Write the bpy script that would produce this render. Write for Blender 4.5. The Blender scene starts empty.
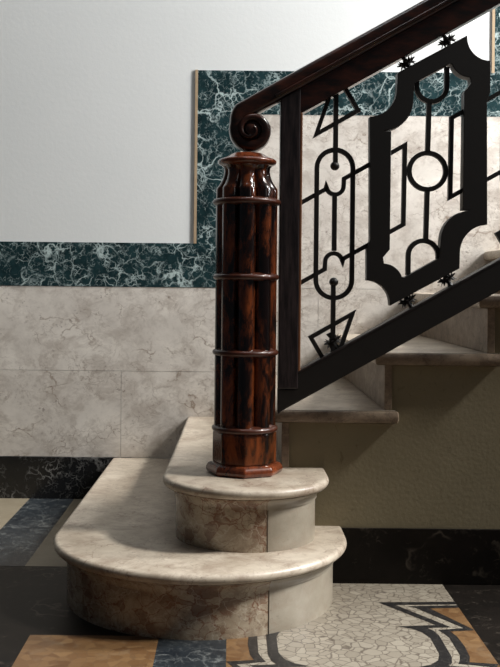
import bpy, bmesh, math, random
from mathutils import Vector
random.seed(7)
sc = bpy.context.scene
C = sc.collection
PI = math.pi

# ------------------------------------------------------------------ camera numbers (measured from the photograph)
VX, VY, F, H = 232.0, 285.0, 990.0, 0.873
ROLL = 0.0100
YB = 2.85            # plane of the balustrade
YS = 2.913           # face of the stair's side wall
YW = 4.013           # face of the back wall
GO, RI = 0.30, 0.17  # going and riser
SL = RI / GO

def unroll(x, y):
    dx, dy = x - VX, y - VY
    c, s = math.cos(ROLL), math.sin(ROLL)
    return VX + dx * c + dy * s, VY - dx * s + dy * c
def Q(x, y, Y=YB):                # photo pixel on a vertical plane -> X, Z
    x, y = unroll(x, y); s = F / Y
    return ((x - VX) / s, H - (y - VY) / s)
def G(x, y):                      # photo pixel on the floor -> X, Y
    x, y = unroll(x, y); s = (y - VY) / H
    return ((x - VX) / s, F / s)
PX = YB / F                       # metres per pixel in the balustrade's plane

# ------------------------------------------------------------------ helpers
def obj(name, bm, m, parent=None, smooth=False, loc=None, bevel=0, angle=40):
    me = bpy.data.meshes.new(name)
    bmesh.ops.recalc_face_normals(bm, faces=bm.faces)
    bm.to_mesh(me); bm.free()
    o = bpy.data.objects.new(name, me); C.objects.link(o)
    for k in (m if isinstance(m, (list, tuple)) else [m]): me.materials.append(k)
    if smooth:
        for p in me.polygons: p.use_smooth = True
    if parent is not None:
        o.parent = parent
        w = Vector(parent.location); p = parent.parent
        while p is not None: w += Vector(p.location); p = p.parent
        o.location = -w
    if bevel:
        b = o.modifiers.new('bevel', 'BEVEL'); b.width = bevel; b.segments = 2; b.limit_method = 'ANGLE'; b.angle_limit = math.radians(angle)
    if smooth:
        try:
            me.set_sharp_from_angle(angle=math.radians(angle))
        except Exception: pass
    return o
def thing(name, label, cat, loc, group=None):
    o = bpy.data.objects.new(name, None); C.objects.link(o); o.location = loc
    o.empty_display_size = .1
    o['label'] = label; o['category'] = cat
    if group: o['group'] = group
    return o
def struct(o, label=None):
    o['kind'] = 'structure'
    if label: o['label'] = label; o['category'] = label.split('|')[0] if '|' in label else o.name.split('_')[0]
    return o

def box(bm, x0, x1, y0, y1, z0, z1, mi=0):
    v = [bm.verts.new(p) for p in ((x0,y0,z0),(x1,y0,z0),(x1,y1,z0),(x0,y1,z0),(x0,y0,z1),(x1,y0,z1),(x1,y1,z1),(x0,y1,z1))]
    for f in ((0,3,2,1),(4,5,6,7),(0,1,5,4),(1,2,6,5),(2,3,7,6),(3,0,4,7)):
        bm.faces.new([v[i] for i in f]).material_index = mi
def prism_xz(bm, pts, y0, y1):    # polygon in XZ extruded along Y
    a = [bm.verts.new((x, y0, z)) for x, z in pts]; b = [bm.verts.new((x, y1, z)) for x, z in pts]
    bm.faces.new(a); bm.faces.new(b[::-1])
    for i in range(len(pts)):
        j = (i + 1) % len(pts); bm.faces.new((a[i], b[i], b[j], a[j]))
def ribbon(bm, pts, w, y0, y1, closed=False):   # flat bar following a path in XZ
    n = len(pts); L = []; R = []
    for i in range(n):
        p = Vector(pts[i])
        a = Vector(pts[i-1]) if (i > 0 or closed) else None
        b = Vector(pts[(i+1) % n]) if (i < n-1 or closed) else None
        d1 = (p - a).normalized() if a is not None else None
        d2 = (b - p).normalized() if b is not None else None
        if d1 is None: d1 = d2
        if d2 is None: d2 = d1
        n1 = Vector((-d1.y, d1.x)); n2 = Vector((-d2.y, d2.x))
        m = (n1 + n2); m = m.normalized() if m.length > 1e-6 else n1
        k = min(1 / max(m.dot(n1), .35), 2.6)
        L.append(p + m * w/2 * k); R.append(p - m * w/2 * k)
    q = []
    for i in range(n):
        q.append([bm.verts.new((c.x, y, c.y)) for c, y in ((L[i], y0), (R[i], y0), (R[i], y1), (L[i], y1))])
    m = n if closed else n - 1
    for i in range(m):
        A, B = q[i], q[(i+1) % n]
        for k in range(4): bm.faces.new((A[k], A[(k+1) % 4], B[(k+1) % 4], B[k]))
    if not closed: bm.faces.new(q[0]); bm.faces.new(q[-1][::-1])
def loft(bm, rings, cap=True, closed=True):
    V = [[bm.verts.new(p) for p in r] for r in rings]
    for A, B in zip(V, V[1:]):
        n = len(A)
        for i in range(n): bm.faces.new((A[i], A[(i+1) % n], B[(i+1) % n], B[i]))
    if cap: bm.faces.new(V[0][::-1]); bm.faces.new(V[-1])
def lathe(bm, cx, cy, prof, n=64):
    loft(bm, [[(cx + r*math.cos(2*PI*i/n), cy + r*math.sin(2*PI*i/n), z) for i in range(n)] for r, z in prof])
def arc(cx, cy, r, a0, a1, n=14, ry=None):
    ry = ry or r
    return [(cx + r*math.cos(math.radians(a0+(a1-a0)*i/n)), cy + ry*math.sin(math.radians(a0+(a1-a0)*i/n))) for i in range(n+1)]
def sphere(bm, c, r, seg=16):
    bmesh.ops.create_uvsphere(bm, u_segments=seg, v_segments=seg//2, radius=r, matrix=__import__('mathutils').Matrix.Translation(c))

# ------------------------------------------------------------------ materials
class NT:
    def __init__(s, name):
        s.m = bpy.data.materials.new(name); s.m.use_nodes = True
        s.t = s.m.node_tree; s.b = s.t.nodes['Principled BSDF']
        s.tc = s.t.nodes.new('ShaderNodeTexCoord')
    def n(s, kind, **kw):
        x = s.t.nodes.new('ShaderNode' + kind)
        for k, v in kw.items():
            if k in x.inputs: x.inputs[k].default_value = v
            else: setattr(x, k, v)
        return x
    def l(s, a, b): s.t.links.new(a, b)
    def map(s, scale=(1,1,1), rot=(0,0,0), loc=(0,0,0)):
        m = s.n('Mapping'); m.inputs['Scale'].default_value = scale; m.inputs['Rotation'].default_value = rot; m.inputs['Location'].default_value = loc
        s.l(s.tc.outputs['Object'], m.inputs['Vector']); return m.outputs[0]
    def warp(s, vec, scale, amt, detail=4):
        nz = s.n('TexNoise', Scale=scale, Detail=detail); s.l(vec, nz.inputs['Vector'])
        sub = s.n('VectorMath', operation='SUBTRACT'); s.l(nz.outputs['Color'], sub.inputs[0]); sub.inputs[1].default_value = (.5,.5,.5)
        sc_ = s.n('VectorMath', operation='SCALE'); s.l(sub.outputs[0], sc_.inputs[0]); sc_.inputs['Scale'].default_value = amt
        ad = s.n('VectorMath', operation='ADD'); s.l(vec, ad.inputs[0]); s.l(sc_.outputs[0], ad.inputs[1]); return ad.outputs[0]
    def noise(s, vec, scale, detail=6, rough=.6):
        nz = s.n('TexNoise', Scale=scale, Detail=detail, Roughness=rough); s.l(vec, nz.inputs['Vector']); return nz.outputs['Fac']
    def cells(s, vec, scale, feature='DISTANCE_TO_EDGE', out='Distance'):
        v = s.n('TexVoronoi', feature=feature, Scale=scale); s.l(vec, v.inputs['Vector']); return v.outputs[out]
    def ramp(s, fac, stops):
        r = s.n('ValToRGB'); e = r.color_ramp.elements
        while len(e) < len(stops): e.new(.5)
        for i, (p, c) in enumerate(stops):
            e[i].position = p; e[i].color = (c, c, c, 1) if isinstance(c, (int, float)) else (*c, 1)
        s.l(fac, r.inputs[0]); return r.outputs[0]
    def mix(s, fac, a, b, mode='MIX'):
        m = s.n('MixRGB', blend_type=mode)
        for k, v in zip((0, 1, 2), (fac, a, b)):
            if isinstance(v, (int, float)): m.inputs[k].default_value = v if k == 0 else (v, v, v, 1)
            elif isinstance(v, tuple): m.inputs[k].default_value = (*v, 1)
            else: s.l(v, m.inputs[k])
        return m.outputs[0]
    def mul(s, a, b):
        m = s.n('Math', operation='MULTIPLY')
        for k, v in enumerate((a, b)):
            if isinstance(v, (int, float)): m.inputs[k].default_value = v
            else: s.l(v, m.inputs[k])
        return m.outputs[0]
    def out(s, col, rough=.5, bump=None, bstr=.1, bdist=.002, spec=.5, metal=0, coat=0):
        if isinstance(col, tuple): s.b.inputs['Base Color'].default_value = (*col, 1)
        else: s.l(col, s.b.inputs['Base Color'])
        if isinstance(rough, (int, float)): s.b.inputs['Roughness'].default_value = rough
        else: s.l(rough, s.b.inputs['Roughness'])
        s.b.inputs['Specular IOR Level'].default_value = spec
        s.b.inputs['Metallic'].default_value = metal
        s.b.inputs['Coat Weight'].default_value = coat
        if bump is not None:
            b = s.n('Bump', Strength=bstr, Distance=bdist); s.l(bump, b.inputs['Height']); s.l(b.outputs[0], s.b.inputs['Normal'])
        return s.m

def beige(name, base=(.60,.53,.46), light=(.78,.73,.66), vein=(.22,.13,.085), amt=.6, sc_=1.0, rough=.35, dark=(.10,.06,.045), breccia=0.0):
    t = NT(name); v = t.map((sc_, sc_, sc_*1.25), rot=(.2,.35,.15))
    c = t.mix(t.ramp(t.noise(v, 5, 8, .65), [(.32, 0), (.7, 1)]), base, light)
    cl = t.noise(t.warp(v, 3, .35), 9, 10, .72)
    c = t.mix(t.mul(t.ramp(cl, [(.47, 0), (.62, 1)]), amt*.6), c, tuple(x*.5+y*.5 for x, y in zip(base, vein)))
    fg = t.ramp(t.noise(t.warp(v, 6, .25), 38, 8, .75), [(.50, 0), (.64, 1)])
    c = t.mix(t.mul(t.mul(fg, t.ramp(t.noise(v, 3.5, 5), [(.42, 0), (.62, 1)])), amt*.75), c, tuple(x*.25+y*.75 for x, y in zip(base, vein)))
    w = t.warp(t.warp(v, 5, .30, 6), 30, .03, 5)
    e = t.ramp(t.cells(w, 5.2), [(0, .9), (.008, .6), (.028, 0)])
    mk = t.ramp(t.noise(v, 4.3, 4), [(.50, 0), (.64, 1)])
    c = t.mix(t.mul(t.mul(e, mk), amt), c, vein)
    e2 = t.ramp(t.cells(t.warp(t.warp(v, 14, .09), 60, .015), 15), [(0, 1), (.035, 0)])
    mk2 = t.ramp(t.noise(v, 6, 3), [(.52, 0), (.66, 1)])
    c = t.mix(t.mul(t.mul(e2, mk2), amt*.7), c, vein)
    # small dark pits
    pt = t.ramp(t.noise(v, 55, 3, .6), [(.60, 0), (.70, 1)])
    c = t.mix(t.mul(t.mul(pt, t.ramp(t.noise(v, 7, 2), [(.48, 0), (.62, 1)])), .6*amt), c, dark)
    if breccia:
        pc = t.ramp(t.cells(t.warp(v, 9, .12), 11, 'F1', 'Color'), [(.52, 0), (.60, 1)])
        pm = t.ramp(t.noise(v, 4.5, 4), [(.45, 0), (.56, 1)])
        c = t.mix(t.mul(t.mul(pc, pm), breccia*.7), c, (.15,.07,.04))
        wv = t.warp(t.warp(v, 9, .12), 40, .02)
        e3 = t.ramp(t.cells(wv, 11), [(0, 1), (.02, .7), (.06, 0)])
        c = t.mix(t.mul(t.mul(e3, t.ramp(t.noise(v, 4, 3), [(.40, 0), (.52, 1)])), .8), c, (.17,.055,.025))
        e4 = t.ramp(t.cells(t.warp(v, 5, .35, 6), 6), [(0, 1), (.012, .5), (.03, 0)])
        c = t.mix(t.mul(e4, .45), c, (.62,.56,.46))
    return t.out(c, rough, t.noise(v, 40, 5), .08, .002)

def veined(name, base, mid, vein, sc_=1.0, amt=1.0, rough=.2, coverage=.45):
    t = NT(name); v = t.map((sc_, sc_, sc_))
    c = t.mix(t.ramp(t.noise(v, 9, 8, .7), [(.35, 0), (.7, 1)]), base, mid)
    for k, (s1, wd, w1) in enumerate(((7, .045, .22), (15, .06, .12), (34, .07, .06))):
        e = t.ramp(t.cells(t.warp(v, s1*1.1, w1, 5), s1), [(0, 1), (wd*.35, .65), (wd, 0)])
        mk = t.ramp(t.noise(t.map((sc_, sc_, sc_), loc=(k*3.1, k, 2*k)), s1*.55, 4), [(coverage, 0), (coverage+.15, 1)])
        c = t.mix(t.mul(t.mul(e, mk), amt*(1, .85, .6)[k]), c, vein)
    bl = t.ramp(t.noise(t.warp(v, 10, .2), 16, 8, .75), [(.60, 0), (.70, 1)])
    c = t.mix(t.mul(bl, .45*amt), c, vein)
    return t.out(c, rough)

M = {}
t = NT('ivory plaster'); v = t.map()
c = t.mix(t.noise(v, 2.2, 6), (.70,.71,.69), (.77,.775,.75))
M['plaster'] = t.out(c, .85, t.noise(v, 60, 5), .12, .003, spec=.2)
t = NT('olive plaster'); v = t.map()
c = t.mix(t.noise(v, 4, 7, .7), (.185,.155,.095), (.29,.25,.165))
c = t.mix(t.ramp(t.noise(t.warp(v, 6, .3), 30, 5), [(.62, 0), (.72, .5)]), c, (.13,.10,.06))
M['olive'] = t.out(c, .8, t.noise(v, 90, 4), .25, .003, spec=.2)
M['wallmarble'] = beige('beige wall marble', (.58,.53,.47), (.80,.745,.665), (.20,.135,.09), .95, 1.15)
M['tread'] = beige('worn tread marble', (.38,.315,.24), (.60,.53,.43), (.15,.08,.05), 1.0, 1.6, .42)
M['riser'] = beige('brecciated riser marble', (.30,.235,.165), (.52,.44,.33), (.10,.04,.022), 1.0, 2.3, .22, breccia=.95)
M['risernew'] = beige('pale riser marble', (.25,.22,.17), (.37,.33,.265), (.25,.17,.12), .5, 1.6, .30)
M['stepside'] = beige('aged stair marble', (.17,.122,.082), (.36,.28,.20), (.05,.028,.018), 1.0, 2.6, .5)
M['green'] = veined('green marble', (.006,.016,.018), (.020,.050,.054), (.50,.60,.58), 1.3, 1.0, .22, .46)
M['black'] = veined('black marble', (.006,.0065,.007), (.014,.013,.013), (.34,.33,.31), 1.15, .7, .2, .53)
M['blackdull'] = veined('dark skirting marble', (.007,.006,.005), (.014,.011,.009), (.20,.165,.13), .8, .7, .4, .56)
M['blue'] = veined('blue grey floor marble', (.009,.012,.016), (.028,.034,.038), (.22,.23,.22), 1.2, .6, .35, .47)
t = NT('grout'); M['grout'] = t.out((.12,.09,.065), .9)
t = NT('brass edging'); M['edge'] = t.out(t.mix(t.noise(t.map(), 30), (.30,.21,.12), (.46,.34,.22)), .55)
# crazed white mosaic and tawny tile
t = NT('white crazed mosaic'); v = t.warp(t.map(), 30, .012)
c = t.mix(t.cells(v, 38, 'F1', 'Color'), (.23,.20,.155), (.32,.285,.225))
c = t.mix(t.ramp(t.cells(v, 38), [(0, .9), (.03, .6), (.06, 0)]), c, (.085,.065,.05))
M['mosaic'] = t.out(c, .4)
t = NT('tawny mosaic'); v = t.warp(t.map(), 18, .02)
c = t.mix(t.cells(v, 36, 'F1', 'Color'), (.10,.045,.016), (.20,.115,.05))
c = t.mix(t.ramp(t.cells(v, 36), [(0, .8), (.05, 0)]), c, (.12,.07,.035))
c = t.mix(t.ramp(t.noise(v, 14, 5), [(.55, 0), (.75, .4)]), c, (.22,.17,.11))
M['tawny'] = t.out(c, .4)
t = NT('sandy floor marble'); v = t.map()
M['sand'] = t.out(t.mix(t.noise(v, 14, 6, .7), (.15,.12,.08), (.27,.235,.17)), .45)
t = NT('black mosaic line'); v = t.warp(t.map(), 30, .01)
M['blackdull'].node_tree.nodes['Principled BSDF'].inputs['Specular IOR Level'].default_value = .12
M['line'] = t.out(t.mix(t.ramp(t.cells(v, 50), [(0, 1), (.06, 0)]), (.012,.011,.011), (.04,.036,.032)), .4)
# wood and iron
t = NT('polished mahogany'); v = t.map((1,1,.33))
c = t.mix(t.ramp(t.noise(t.warp(v, 8, .1), 20, 7, .7), [(.45, 0), (.72, 1)]), (.005,.0016,.0012), (.26,.060,.014))
M['wood'] = t.out(c, .20, t.noise(v, 70, 4), .05, .001, coat=.7)
M['wood'].node_tree.nodes['Principled BSDF'].inputs['Coat Roughness'].default_value = .08
t = NT('russet mahogany'); v = t.map((1,1,.5))
c = t.mix(t.ramp(t.noise(t.warp(v, 8, .1), 30, 6, .7), [(.34, 0), (.66, 1)]), (.03,.008,.004), (.24,.055,.018))
M['russet'] = t.out(c, .25, coat=.6)
t = NT('ring mahogany'); M['ringwood'] = t.out(t.mix(t.noise(t.map(), 30), (.012,.004,.003), (.12,.03,.012)), .34, coat=.25)
t = NT('dark rail wood'); v = t.map((.3,1,1), rot=(0,.515,0))
c = t.mix(t.ramp(t.noise(v, 40, 6, .7), [(.4, 0), (.7, 1)]), (.009,.004,.003), (.07,.019,.010))
M['rail'] = t.out(c, .30, t.noise(v, 70, 4), .1, .001, coat=.3)
t = NT('dark post wood'); v = t.map((1,1,.1))
c = t.mix(t.ramp(t.noise(v, 90, 6, .7), [(.4, 0), (.7, 1)]), (.012,.009,.010), (.060,.044,.044))
M['post'] = t.out(c, .33, t.noise(v, 90, 4), .25, .001)
t = NT('worn wood edge'); M['arris'] = t.out(t.mix(t.noise(t.map((1,1,.2)), 40), (.16,.06,.028), (.36,.17,.085)), .4)
t = NT('dark iron'); v = t.map()
M['iron'] = t.out(t.mix(t.noise(v, 30, 5), (.0045,.0033,.0028), (.010,.0075,.006)), .5, t.noise(v, 120, 3), .1, .001)

# ------------------------------------------------------------------ floor
X_PAN0, X_PAN1, X_MID, Y_MID = -.005, .626, .3105, 2.405
bm = bmesh.new()
box(bm, -3.2, 4.2, .3, YW + .1, -.06, 0, 0)
def slab(x0, x1, y0, y1, mi, z=.0006):
    f = bm.faces.new([bm.verts.new(p) for p in ((x0,y0,z),(x1,y0,z),(x1,y1,z),(x0,y1,z))]); f.material_index = mi
slab(-3.2, -.81, 3.05, YW, 1); slab(-.81, -.63, 3.05, YW, 2); slab(-.63, -.1, 3.05, YW, 1)
slab(-.492, -.172, .9, 2.455, 3); slab(-.172, X_PAN0, .9, 2.6, 2, .0008)
slab(X_PAN0, X_PAN1, 2*Y_MID - YS, YS, 4)
slab(X_PAN0, X_PAN1, .3, 2*Y_MID - YS - .17, 3)
slab(.80, 2.2, .9, 2*Y_MID - YS, 3)
def cr(pts): return [G(360 + x/3.571, 570 + y/3.571) for x, y in pts]
K1 = cr([(65,117),(350,115),(356,124),(125,126),(325,206),(240,208),(262,218),(284,238),(298,262)]) + cr([(262,262),(252,245),(225,225),(185,211),(135,203),(272,198)])
K2 = cr([(168,131),(362,128),(368,136),(250,139),(425,217),(322,221),(345,238),(366,262)]) + cr([(331,262),(320,244),(300,228),(280,216),(372,209),(200,137)])
Y1 = cr([(250,139),(368,136),(425,217)])
Y2 = cr([(322,221),(425,217)]) + [(X_PAN1, Y_MID)] + cr([(366,262),(345,238)])
def snap(p, w):
    x, y = p
    if abs(x - X_PAN1) < .022: x = X_PAN1
    return x, y
for pts, mi, z in ((Y1, 3, .0010), (Y2, 3, .0010), (K1, 5, .0014), (K2, 5, .0014)):
    pts = [snap(p, 0) for p in pts]
    if mi == 5 or pts is Y2:     # the mid-line points meet their mirror image
        pts = [(x, Y_MID) if abs(y - Y_MID) < .032 else (x, y) for x, y in pts]
    else:
        pts = [(x, Y_MID) if abs(y - Y_MID) < .032 else (x, y) for x, y in pts]
    for sx in (0, 1):
        for sy in (0, 1):
            q = [((2*X_MID - x) if sx else x, (2*Y_MID - y) if sy else y) for x, y in pts]
            f = bm.faces.new([bm.verts.new((x, y, z)) for x, y in q]); f.material_index = mi
            f.normal_update()
fl = [f for f in bm.faces if abs(f.calc_center_median().z) < .01 and f.calc_center_median().z > 0]
for f in fl:
    f.normal_update()
    if f.normal.z < 0: f.normal_flip()
tri = bmesh.ops.triangulate(bm, faces=fl)
me = bpy.data.meshes.new('floor'); bm.to_mesh(me); bm.free()
for k in ('blackdull', 'sand', 'blue', 'tawny', 'mosaic', 'line'): me.materials.append(M[k])
fo = bpy.data.objects.new('floor', me); C.objects.link(fo); fo['kind'] = 'structure'

# ------------------------------------------------------------------ back wall
ZB0, ZB1, ZU0, ZU1 = .862, 1.040, 1.566, 1.742
XS0, XS1, XT0, XT1 = -.146, .029, 1.055, 1.23
bm = bmesh.new(); box(bm, -3.2, 4.2, YW + .003, YW + .15, 0, 4.6)
wall = struct(obj('wall_back', bm, M['plaster']))
bm = bmesh.new(); g = .0007
def panel(x0, x1, z0, z1): box(bm, x0+g, x1-g, YW, YW + .014, z0+g, z1-g)
for a, b in ((-3.2,-2.2),(-2.2,-1.0),(-1.0,.35),(.35,1.7),(1.7,3.0)): panel(a, b, .52, ZB0)
for a, b in ((-3.2,-1.9),(-1.9,-.445),(-.445,.9),(.9,2.4)): panel(a, b, RI, .52)
panel(XS1, .62, ZB0, ZU0); panel(.62, 1.7, ZB0, ZU0); panel(1.7, 3.0, ZB0, ZU0); panel(XT1, 3.0, ZU0, 2.3)
obj('wall_panel', bm, M['wallmarble'], wall)
bm = bmesh.new()
def band(x0, x1, z0, z1): box(bm, x0, x1, YW - .0015, YW + .013, z0, z1)
band(-3.2, XS0, ZB0, ZB1); band(XS0, XS1, ZB0, ZU1); band(XS1, XT0, ZU0, ZU1); band(XT0, XT1, ZU0, 2.45); band(XT1, 3.0, 2.27, 2.45)
struct(obj('trim_1', bm, M['green']))
bm = bmesh.new(); box(bm, XS0 - .011, XS0, YW - .0018, YW + .013, ZB1, ZU1 + .002); box(bm, XT0 - .011, XT0, YW - .0018, YW + .013, ZU1, 2.45)
struct(obj('trim_2', bm, M['edge']))
bm = bmesh.new(); box(bm, -3.2, -.40, YW - .006, YW + .013, 0, RI - .001)
struct(obj('baseboard_back', bm, M['black'], bevel=.002))

# ------------------------------------------------------------------ side wall under the stairs
NST = 9
def RX(k): return .15 + GO * (k - 3)          # riser k
bm = bmesh.new()
pts = [(RX(3) + .022, 0), (RX(NST + 1), 0)]
for k in range(NST, 2, -1):
    z = RI*k - .037
    pts += [(RX(k+1) + .02 if k == NST else RX(k+1) + .022, z), (RX(k) + .022, z)]
pts[1] = (RX(NST+1) + .02, 0)
prism_xz(bm, pts, YS, YS + .10)
struct(obj('wall_right', bm, M['olive']))
bm = bmesh.new(); box(bm, .22, RX(NST+1) + .02, YS - .008, YS, 0, .163)
struct(obj('baseboard_right', bm, M['blackdull'], bevel=.002))

# ------------------------------------------------------------------ curved bottom steps
def profile_slab(bm, outline, prof, mat=None):
    n = len(outline); nor = []
    for i in range(n):
        a, b, c = Vector(outline[i-1]), Vector(outline[i]), Vector(outline[(i+1) % n])
        d1, d2 = (b-a).normalized(), (c-b).normalized()
        n1, n2 = Vector((d1.y, -d1.x)), Vector((d2.y, -d2.x)); m = (n1+n2).normalized()
        nor.append(m / max(m.dot(n1), .5))
    rings = [[(outline[i][0] + nor[i].x*d, outline[i][1] + nor[i].y*d, z) for i in range(n)] for d, z in prof]
    V = [[bm.verts.new(p) for p in r] for r in rings]
    for A, B in zip(V, V[1:]):
        for i in range(n):
            f = bm.faces.new((A[i], A[(i+1) % n], B[(i+1) % n], B[i]))
            if mat: f.material_index = mat(f.calc_center_median())
    bm.faces.new(V[0][::-1]); bm.faces.new(V[-1])
def outline(xl, xr, yc, xback, inset=0):
    r = (xr - xl)/2; cx = (xl + xr)/2
    a = [(xl + .014, YW), (xl + .009, YW - .5)] + [(cx - r*math.cos(PI*i/56), yc - r*math.sin(PI*i/56)) for i in range(57)]
    return a + [(xr, YS), (xback, YS), (xback, YW)]
def nose(top, th, n=8):
    r = th/2
    return [(-r + r*math.cos(-PI/2 + PI*i/n)*1.0, top - r + r*math.sin(-PI/2 + PI*i/n)) for i in range(n+1)]
def curved_step(name, label, xl, xr, yc, xback, k, seam, coveh=.026):
    top = RI*k; base = RI*(k-1)
    t_ = thing(name, label, 'step', ((xl+xr)/2, yc, base))
    bm = bmesh.new(); profile_slab(bm, outline(xl, xr, yc, xback), [(-.028, top-.026)] + nose(top, .026) )
    obj('tread', bm, M['tread'], t_, smooth=True, angle=50)
    bm = bmesh.new()
    pr = [(-.038, base), (-.038, top-.026-coveh-.006), (-.034, top-.026-coveh-.005)] + [(-.034 + .024*(1-math.cos(PI/2*i/5)), top-.026-coveh-.002 + coveh*math.sin(PI/2*i/5)*1.0) for i in range(6)] + [(-.010, top-.026)]
    profile_slab(bm, outline(xl, xr, yc, xback), pr, lambda c: 1 if c.x > seam else 0)
    obj('riser', bm, [M['riser'], M['risernew']], t_, smooth=True, angle=50)
    # the hairline joint between the two facing slabs
    r = (xr-xl)/2 - .038; cx = (xl+xr)/2; yj = yc - math.sqrt(max(r*r - (seam-cx)**2, 0))
    bm = bmesh.new(); box(bm, seam-.0012, seam+.0012, yj-.0012, yj+.02, base, top-.06)
    obj('joint', bm, M['grout'], t_)
    return t_
curved_step('curved_step', 'wide rounded bottom marble step resting on the mosaic floor', -.492, .329, 2.800, .15, 1, .10)
curved_step('curved_step', 'smaller rounded marble step carrying the newel post', -.190, .278, 2.795, .16, 2, .10)

# ------------------------------------------------------------------ straight steps of the flight
names = {3: 'beige marble stair step just right of the newel post foot', 4: 'second straight marble step right of the newel post',
         5: 'third straight marble step, at the right edge below the bottom rail', 6: 'highest visible marble step, seen through the ironwork at the right',
         7: 'seventh marble step from the floor, just beyond the right edge', 8: 'eighth marble step from the floor, behind the upper balustrade',
         9: 'ninth and last marble step at the top of the flight'}
for k in range(3, NST + 1):
    x0, x1, top = RX(k) - .03, RX(k+1), RI*k
    t_ = thing('stair_step', names[k], 'step', (RX(k), YS, RI*(k-1)), 'straight marble steps of the flight')
    bm = bmesh.new()
    # slab with rounded nosing and returned nosing that runs past the riser above
    pl = [(x0, YW), (x0, YS-.030), (x0+.003, YS-.033), (x1+.037, YS-.033), (x1+.040, YS-.030), (x1+.040, YS-.0005), (x1+.018, YS-.0005), (x1+.018, YW)]
    profile_slab(bm, pl, [(-.010, top-.037), (-.003, top-.034), (0, top-.026), (0, top-.011), (-.003, top-.003), (-.010, top)], lambda c: 1 if c.y < YS-.02 else 0)
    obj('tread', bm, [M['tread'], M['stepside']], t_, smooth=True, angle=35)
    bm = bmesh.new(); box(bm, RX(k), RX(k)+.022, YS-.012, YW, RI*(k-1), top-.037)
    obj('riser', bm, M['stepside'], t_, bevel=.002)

# ------------------------------------------------------------------ newel post
NX, NY = .040, 2.826
sN = F/NY
def zn(y): return H - (unroll(247, y)[1] - VY)/sN
newel = thing('newel_post', 'turned and clustered mahogany newel post standing on the second curved step', 'newel post', (NX, NY, .34))
def lobed(bm, rows, n=128):
    rings = []
    for z, R, amp in rows:
        ring = []
        for i in range(n):
            th = 2*PI*i/n
            ph = (th + PI/2) % (PI/4); ph = ph - PI/8 if False else ((th + PI/2 + PI/8) % (PI/4)) - PI/8
            a, b = .716, .284
            rr = a*math.cos(ph) + math.sqrt(max(b*b - (a*math.sin(ph))**2, 0))
            rr = 1 + (rr - 1)*amp
            ring.append((NX + R*rr*math.cos(th), NY + R*rr*math.sin(th), z))
        rings.append(ring)
    loft(bm, rings)
RS = .0875
bm = bmesh.new()
lobed(bm, [(zn(430), RS, 1), (zn(353), RS, 1), (zn(278), RS, 1), (zn(203), RS, 1), (zn(190), RS, 1), (zn(188.6), RS*.985, 1), (zn(186.5), RS*.93, .95), (zn(183.5), RS*.865, .9), (zn(180), RS*.81, .8), (zn(176), RS*.765, .7), (zn(172), RS*.745, .5), (zn(168.5), RS*.76, .3), (zn(165.5), RS*.84, 0)])
obj('shaft', bm, M['wood'], newel, smooth=True, angle=50)
def octo(bm, prof):          # eight-sided turning, one arris to the front
    loft(bm, [[(NX + r_*math.cos(2*PI*i/8 - PI/2), NY + r_*math.sin(2*PI*i/8 - PI/2), z) for i in range(8)] for r_, z in prof])
def torus_prof(R, r, z, n=10): return [(R + r*1.15*math.cos(-PI/2 + PI*i/n), z + r*math.sin(-PI/2 + PI*i/n)) for i in range(n+1)]
for y in (202.5, 277, 352, 427.5):
    bm = bmesh.new(); z = zn(y)
    w = .0885 if y > 210 else .0918
    lathe(bm, NX, NY, [(.078, z-.011), (w-.007, z-.010)] + torus_prof(w-.004, .0085, z) + [(w-.007, z+.010), (.078, z+.012)])
    obj('ring', bm, M['ringwood'], newel, smooth=True, angle=60)
bm = bmesh.new()
octo(bm, [(.02, .3705), (.0915, .3705), (.0915, zn(430)-.004), (.086, zn(430)+.002), (.02, zn(430)+.002)])
obj('plinth', bm, M['wood'], newel, bevel=.004, angle=30)
bm = bmesh.new()
octo(bm, [(.02, .3402), (.104, .3402), (.1085, .345), (.110, .352), (.1085, .360), (.103, .367), (.094, .371), (.02, .371)])
obj('base', bm, M['russet'], newel, bevel=.0025, angle=25)
bm = bmesh.new()
z1, z0 = zn(153), zn(166)
lathe(bm, NX, NY, [(.02, z0-.004), (.066, z0-.004), (.074, z0), (.081, z0+.004), (.0835, z0+.009), (.0835, z0+.013), (.080, z0+.017), (.072, z0+.020), (.060, z0+.025), (.050, z0+.031), (.042, z0+.035), (.034, z1-.001), (.02, z1)])
obj('cap', bm, M['russet'], newel, smooth=True, angle=60)

# ------------------------------------------------------------------ balustrade
px_ = Q(289, 400)
rail = thing('stair_railing', 'dark stair balustrade with scrolled wooden handrail and geometric iron panels rising right from the newel', 'railing', (Q(289, 0)[0], YB, Q(0, 409)[1]))
XE = 2.0
def line(ax, ay):                # rail line through a photo point, world slope
    x, z = Q(ax, ay); return lambda X: z + SL*(X - x)
top_l, hr_b, sub_b = line(357, 37.5), line(357, 37.5+22), line(400, 60)
bot_t, bot_b = line(400, 313.5), line(400, 344.5)
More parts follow.
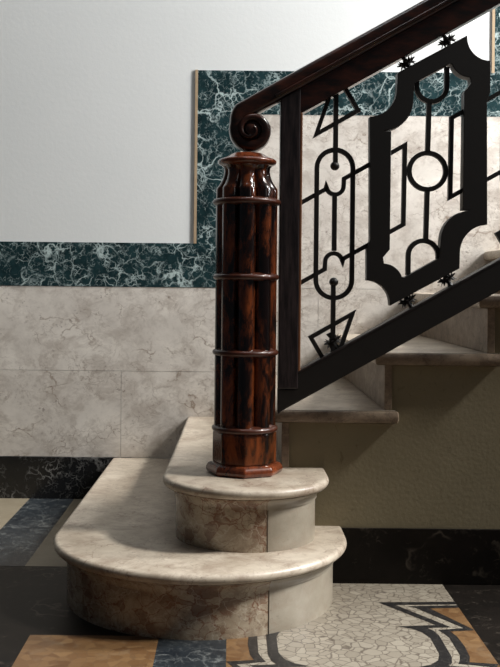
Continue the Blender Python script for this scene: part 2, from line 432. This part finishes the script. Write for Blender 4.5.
# handrail swept into the volute: one tapered spiral
cx, cz = Q(250.5, 131.5)
perp = Vector((SL, 1)).normalized()          # not used for direction of travel
d = Vector((-1, -SL)).normalized()           # travel: down to the left
nout = Vector((-d.y, d.x)) * -1              # outward (up-left) normal
nout = Vector((-SL, 1)).normalized()
T0 = 19.2*PX
path = []   # (pos, outward normal, thickness, halfwidth)
a0 = math.atan2(nout.y, nout.x)
def lerp(tab, x):
    for (x0, y0), (x1, y1) in zip(tab, tab[1:]):
        if x <= x1: 
            k = (x-x0)/(x1-x0); return y0 + (y1-y0)*k
    return tab[-1][1]
Rt = [(0,25.5),(35,22.5),(70,21.3),(180,20.8),(250,20.4),(300,18.4),(360,15.2),(450,11.6),(540,8.6),(640,6.2)]
Tt = [(0,19),(40,15),(80,13),(180,12),(270,10.5),(330,8.5),(360,8),(450,6.5),(540,5),(640,4.2)]
Wt = [(0,.036),(200,.036),(360,.041),(540,.046),(640,.048)]
# straight run: top edge along top_l
xs = cx + nout.x*25.5*PX
zs = cz + nout.y*25.5*PX
dz = top_l(xs) - zs
for X in (XE, 1.6, 1.1, .7, .4, .25, .18):
    c_ = Vector((X, top_l(X))) - nout*T0/2
    path.append((c_, nout, T0, .036))
for a in range(0, 645, 6):
    ang = a0 + math.radians(a)
    R = lerp(Rt, a)*PX + (dz*.8*max(0, 1 - a/40)); T = lerp(Tt, a)*PX
    nn = Vector((math.cos(ang), math.sin(ang)))
    path.append((Vector((cx, cz)) + nn*(R - T/2), nn, T, lerp(Wt, a)))
sec = []
for i in range(28):
    th = 2*PI*i/28; e = .62
    sec.append((math.copysign(abs(math.cos(th))**e, math.cos(th)), math.copysign(abs(math.sin(th))**e, math.sin(th))))
bm = bmesh.new()
loft(bm, [[(p.x + n_.x*T/2*b, YB + a*w, p.y + n_.y*T/2*b) for a, b in sec] for p, n_, T, w in path])
hand = obj('handrail', bm, M['rail'], rail, smooth=True, angle=60)
bm = bmesh.new()
r = 6*PX
loft(bm, [[(cx + rr*math.cos(2*PI*i/24), YB + yy, cz + rr*math.sin(2*PI*i/24)) for i in range(24)] for rr, yy in ((r*.3,-.046),(r*.8,-.043),(r,-.036),(r,.036),(r*.8,.043),(r*.3,.046))])
loft(bm, [[(cx + rr*math.cos(2*PI*i/32), YB + yy, cz + rr*math.sin(2*PI*i/32)) for i in range(32)] for rr, yy in ((12*PX,-.022),(17*PX,-.022),(17*PX,.022),(12*PX,.022))])
obj('scroll_eye', bm, M['rail'], hand, smooth=True, angle=40)
# moulding bead on the flanks of the handrail
bm = bmesh.new()
for sy in (-1, 1):
    for off in (T0*.60,):
        rings = []
        for X in (.10, XE):
            c_ = Vector((X, top_l(X))) - nout*(off + .006)
            rings.append([(c_.x + nout.x*.0045*math.sin(2*PI*i/10), YB + sy*.0352 + .0045*math.cos(2*PI*i/10), c_.y + nout.y*.0045*math.sin(2*PI*i/10)) for i in range(10)])
        loft(bm, rings)
obj('moulding', bm, M['rail'], hand, smooth=True, angle=60)
xp0, xp1 = Q(278.9, 250)[0], Q(298.6, 250)[0]
def sloped(bm, x0, x1, lo, hi, y0, y1): prism_xz(bm, [(x0, lo(x0)), (x1, lo(x1)), (x1, hi(x1)), (x0, hi(x0))], y0, y1)
bm = bmesh.new(); sloped(bm, xp1 - .003, XE, sub_b, lambda X: hr_b(X)+.004, YB-.026, YB+.026)
obj('top_rail', bm, M['rail'], rail, bevel=.002)
bm = bmesh.new(); prism_xz(bm, [(xp0, Q(0,410)[1]), (xp0+.014, bot_b(xp0+.014)+.001), (XE, bot_b(XE)), (XE, bot_t(XE)), (xp1-.003, bot_t(xp1-.003)), (xp1-.003, Q(0,385)[1]), (xp0, Q(0,385)[1])], YB-.028, YB+.028)
obj('bottom_rail', bm, M['iron'], rail, bevel=.0025)
bm = bmesh.new(); sloped(bm, xp1, XE, lambda X: bot_t(X)-.006, lambda X: bot_t(X)-.0015, YB-.0295, YB-.027)
obj('edge_strip', bm, M['post'], rail)
bm = bmesh.new(); prism_xz(bm, [(xp0, Q(0,384.9)[1]), (xp1, Q(0,384.9)[1]), (xp1, hr_b(xp1)+.003), (xp0, hr_b(xp0)+.003)], YB-.030, YB+.030)
post = obj('end_post', bm, M['post'], rail, bevel=.003)
bm = bmesh.new(); box(bm, xp1-.0005, xp1+.0065, YB-.0285, YB+.024, bot_t(xp1)-.002, sub_b(xp1)+.003)
obj('edge_bead', bm, M['arris'], post, bevel=.002)
BW, BD = 4.6*PX, .008

def leafball(cx_, cz_, parent, up=1):
    bm = bmesh.new(); n2 = nout if up > 0 else -nout
    ax = Vector((n2.x, 0, n2.y)); t1 = Vector((0,1,0)); t2 = ax.cross(t1)
    c0 = Vector((cx_, YB, cz_))
    # waisted neck
    rings = []
    for h_, r_ in ((-.026,.009),(-.012,.006),(0,.011),(.012,.006),(.026,.009)):
        rings.append([tuple(c0 + ax*h_ + (t1*math.cos(2*PI*i/14) + t2*math.sin(2*PI*i/14))*r_) for i in range(14)])
    loft(bm, rings)
    for tier, (h0, lift, R, m) in enumerate(((-.007, .021, .026, 9), (.005, -.019, .027, 9), (0, .004, .031, 10))):
        for k in range(m):
            th = 2*PI*(k + .33*tier)/m
            dr = t1*math.cos(th) + t2*math.sin(th); sd = -t1*math.sin(th) + t2*math.cos(th)
            b0 = c0 + ax*h0 + dr*.004; tip = c0 + ax*(h0+lift) + dr*R; mid = c0 + ax*(h0+lift*.3) + dr*R*.55
            v = [bm.verts.new(q) for q in (b0, mid + sd*.0082, tip, mid - sd*.0082, mid + ax*.004, mid - ax*.004)]
            for f in ((0,1,4),(1,2,4),(2,3,4),(3,0,4),(1,0,5),(2,1,5),(3,2,5),(0,3,5)): bm.faces.new([v[i] for i in f])
    return obj('leaf_rosette', bm, M['iron'], parent)

def fig_loops(ox, oz, clipped=False):
    """the slender capsule baluster; ox, oz = its centre"""
    def L(pts): return [(ox + x*PX, oz - y*PX) for x, y in pts]
    y0, y1 = YB-BD, YB+BD
    bm = bmesh.new()
    cap = arc(0, -56, 18, 180, 360, 16) + arc(0, 56, 18, 0, 180, 16)
    ribbon(bm, L(cap), BW, y0, y1, True)
    bal = obj('baluster', bm, M['iron'], rail, bevel=.0012)
    bm = bmesh.new(); ribbon(bm, L([(0.4,-140),(0.4,-58)]), BW, y0-.001, y1+.001); ribbon(bm, L([(0,-29),(0,27)]), BW, y0, y1); ribbon(bm, L([(-.4,58),(-.4,134)]), BW, y0-.001, y1+.001)
    obj('stem', bm, M['iron'], bal)
    for yy in (-58, 58):
        bm = bmesh.new(); sphere(bm, (ox, YB, oz - yy*PX), 4.6*PX, 20)
        obj('ball', bm, M['iron'], bal, smooth=True)
    for s in (1, -1):
        bm = bmesh.new()
        up = [(-38,-18.3), (-9,-34.7), (-8.6,-38)] + arc(0.3, -38, 8.6, 180, 0, 14)[1:-1] + [(8.9,-39), (9.2,-45.3), (38,-61.8)]
        ribbon(bm, L([(x*s, y*s) for x, y in up]), BW*.92, y0+.001, y1-.001)
        obj('crossbar', bm, M['iron'], bal)
        bm = bmesh.new()
        tr = [(-4.5,-132), (-19,-89.5), (22.5,-113.5), (8,-138)]
        ribbon(bm, L([(x*s, y*s) for x, y in tr]), BW*.92, y0-.0005, y1+.0005)
        obj('triangle', bm, M['iron'], bal)
    leafball(ox, oz - 117*PX, bal)
    return bal

def curve_poly(name, loops, depth, m, parent):
    cu = bpy.data.curves.new(name, 'CURVE'); cu.dimensions = '2D'; cu.fill_mode = 'BOTH'; cu.extrude = depth; cu.bevel_depth = .0015; cu.offset = -.0015
    for lp in loops:
        sp = cu.splines.new('POLY'); sp.points.add(len(lp)-1); sp.use_cyclic_u = True
        for q, (x, z) in zip(sp.points, lp): q.co = (x, z, 0, 1)
    tmp = bpy.data.objects.new('tmp', cu); C.objects.link(tmp)
    me = bpy.data.meshes.new_from_object(tmp.evaluated_get(bpy.context.evaluated_depsgraph_get()))
    bpy.data.objects.remove(tmp); bpy.data.curves.remove(cu)
    bm = bmesh.new(); bm.from_mesh(me); bpy.data.meshes.remove(me)
    for v in bm.verts: v.co = Vector((v.co.x, YB + v.co.z, v.co.y))
    bmesh.ops.remove_doubles(bm, verts=bm.verts, dist=1e-5)
    return obj(name, bm, m, parent)
CX, CY = unroll(427.3, 171.3)
def rel(pts):
    out = []
    for x, y in pts:
        u, v = unroll(x, y); out.append((u-CX, v-CY))
    return out
half_out = [(396.6,74.0),(465.6,37.0),(466.0,42)] + arc(489.0,39.0,23.2,172,90,10) + [(488.6,62.6),(488.6,94),(485.4,102)]
half_out = rel(half_out)
tail_o = rel([(485.6,224.6)] + arc(486.5,253,28,268,182,12) + [(458.2,266.6)])
outer = half_out + tail_o[:-1] + [(-x, -y) for x, y in half_out] + [(-x, -y) for x, y in tail_o[:-1]]
half_in = rel([(414.8,84.5),(449.7,65.2)] + arc(471,59,20,160,93,9) + [(471,85),(464.3,93),(462.8,210.5),(469.5,210.5)] + arc(470.5,240.5,29.5,266,184,10))
inner = [(x - 1.5, y) for x, y in half_in + [(-x, -y) for x, y in half_in]]
def cartouche(ox, oz):
    def L(pts): return [(ox + x*PX, oz - y*PX) for x, y in pts]
    fr = curve_poly('cartouche_frame', [L(outer), L(inner)], .0185, M['iron'], rail)
    y0, y1 = YB-BD, YB+BD
    bm = bmesh.new(); ribbon(bm, L(arc(0, 0, 18.2, 0, 355, 48)), BW, y0, y1, True); obj('hoop', bm, M['iron'], fr, bevel=.001)
    for s in (1, -1):
        def S(p): return L([(x*s, y*s) for x, y in p])
        bm = bmesh.new(); ribbon(bm, S([(-11.6,-92)] + arc(3.4,-84.5,15,180,0,18) + [(18.4,-104)]), BW, y0, y1); obj('bow', bm, M['iron'], fr)
        bm = bmesh.new(); ribbon(bm, S([(1,-68),(0,-19)]), BW, y0, y1); obj('stem', bm, M['iron'], fr)
        bm = bmesh.new(); ribbon(bm, S([(-40,-16),(-22.8,-25.8),(-23.6,53.5),(-41,63.3)]), BW*.92, y0, y1); obj('side_bracket', bm, M['iron'], fr)
    for x, y in ((406.5,63),(447,41),(407.6,300.5),(446.8,279)):
        u, v = rel([(x, y)])[0]; leafball(ox + u*PX, oz - v*PX, fr)
    return fr
ax_, az_ = Q(334.3, 224); fx_, fz_ = Q(427.3, 171.3)
PP = 185.7*PX
for k in range(3):
    fig_loops(ax_ + PP*k, az_ + PP*SL*k)
    cartouche(fx_ + PP*k, fz_ + PP*SL*k)

# ------------------------------------------------------------------ light
def area(name, loc, target, size, power, col, sy=None):
    l = bpy.data.lights.new(name, 'AREA'); l.energy = power; l.size = size; l.color = col
    if sy: l.shape = 'RECTANGLE'; l.size_y = sy
    o = bpy.data.objects.new(name, l); C.objects.link(o); o.location = loc
    o.rotation_euler = (Vector(target) - Vector(loc)).to_track_quat('-Z', 'Y').to_euler(); return o
s = bpy.data.lights.new('window_sun', 'SUN'); s.energy = 3.6; s.angle = math.radians(7); s.color = (1, .97, .92)
so = bpy.data.objects.new('window_sun', s); C.objects.link(so); so.rotation_euler = Vector((-1, .17, -1.0)).to_track_quat('-Z', 'Y').to_euler()
area('wall_wash', (.6, 2.75, 4.4), (.0, 4.0, 1.6), 2.4, 30, (.93, .97, 1), .5)
area('stair_fill', (3.3, 3.05, 2.5), (.2, 4.0, 1.3), .4, 300, (.97, .98, 1), 1.3)  # unseen fill added inside the stairwell to brighten the back wall, no actual window
area('front_fill', (2.6, .2, 2.6), (.2, 3.0, .9), .3, 2.6, (1, .97, .93), 1.6)  # added soft fill for front faces and newel highlights, not an actual window
w = bpy.data.worlds.new('world'); sc.world = w; w.use_nodes = True
w.node_tree.nodes['Background'].inputs[0].default_value = (.8, .88, 1, 1); w.node_tree.nodes['Background'].inputs[1].default_value = .035

# ------------------------------------------------------------------ camera
cam = bpy.data.cameras.new('camera'); co = bpy.data.objects.new('camera', cam); C.objects.link(co)
co.location = (0, 0, H); co.rotation_euler = (PI/2, 0, 0)
co.rotation_mode = 'XYZ'
cam.sensor_fit = 'VERTICAL'; cam.sensor_height = 36; cam.lens = F*36/667
# the principal point is where the depth lines meet; roll about it
from mathutils import Matrix
co.matrix_world = Matrix.Translation((0, 0, H)) @ Matrix.Rotation(PI/2, 4, 'X') @ Matrix.Rotation(ROLL, 4, 'Z')
cam.shift_x = (250 - VX)/667; cam.shift_y = -(333.5 - VY)/667
cam.clip_start = .05
sc.camera = co
sc.view_settings.view_transform = 'Standard'; sc.view_settings.look = 'None'
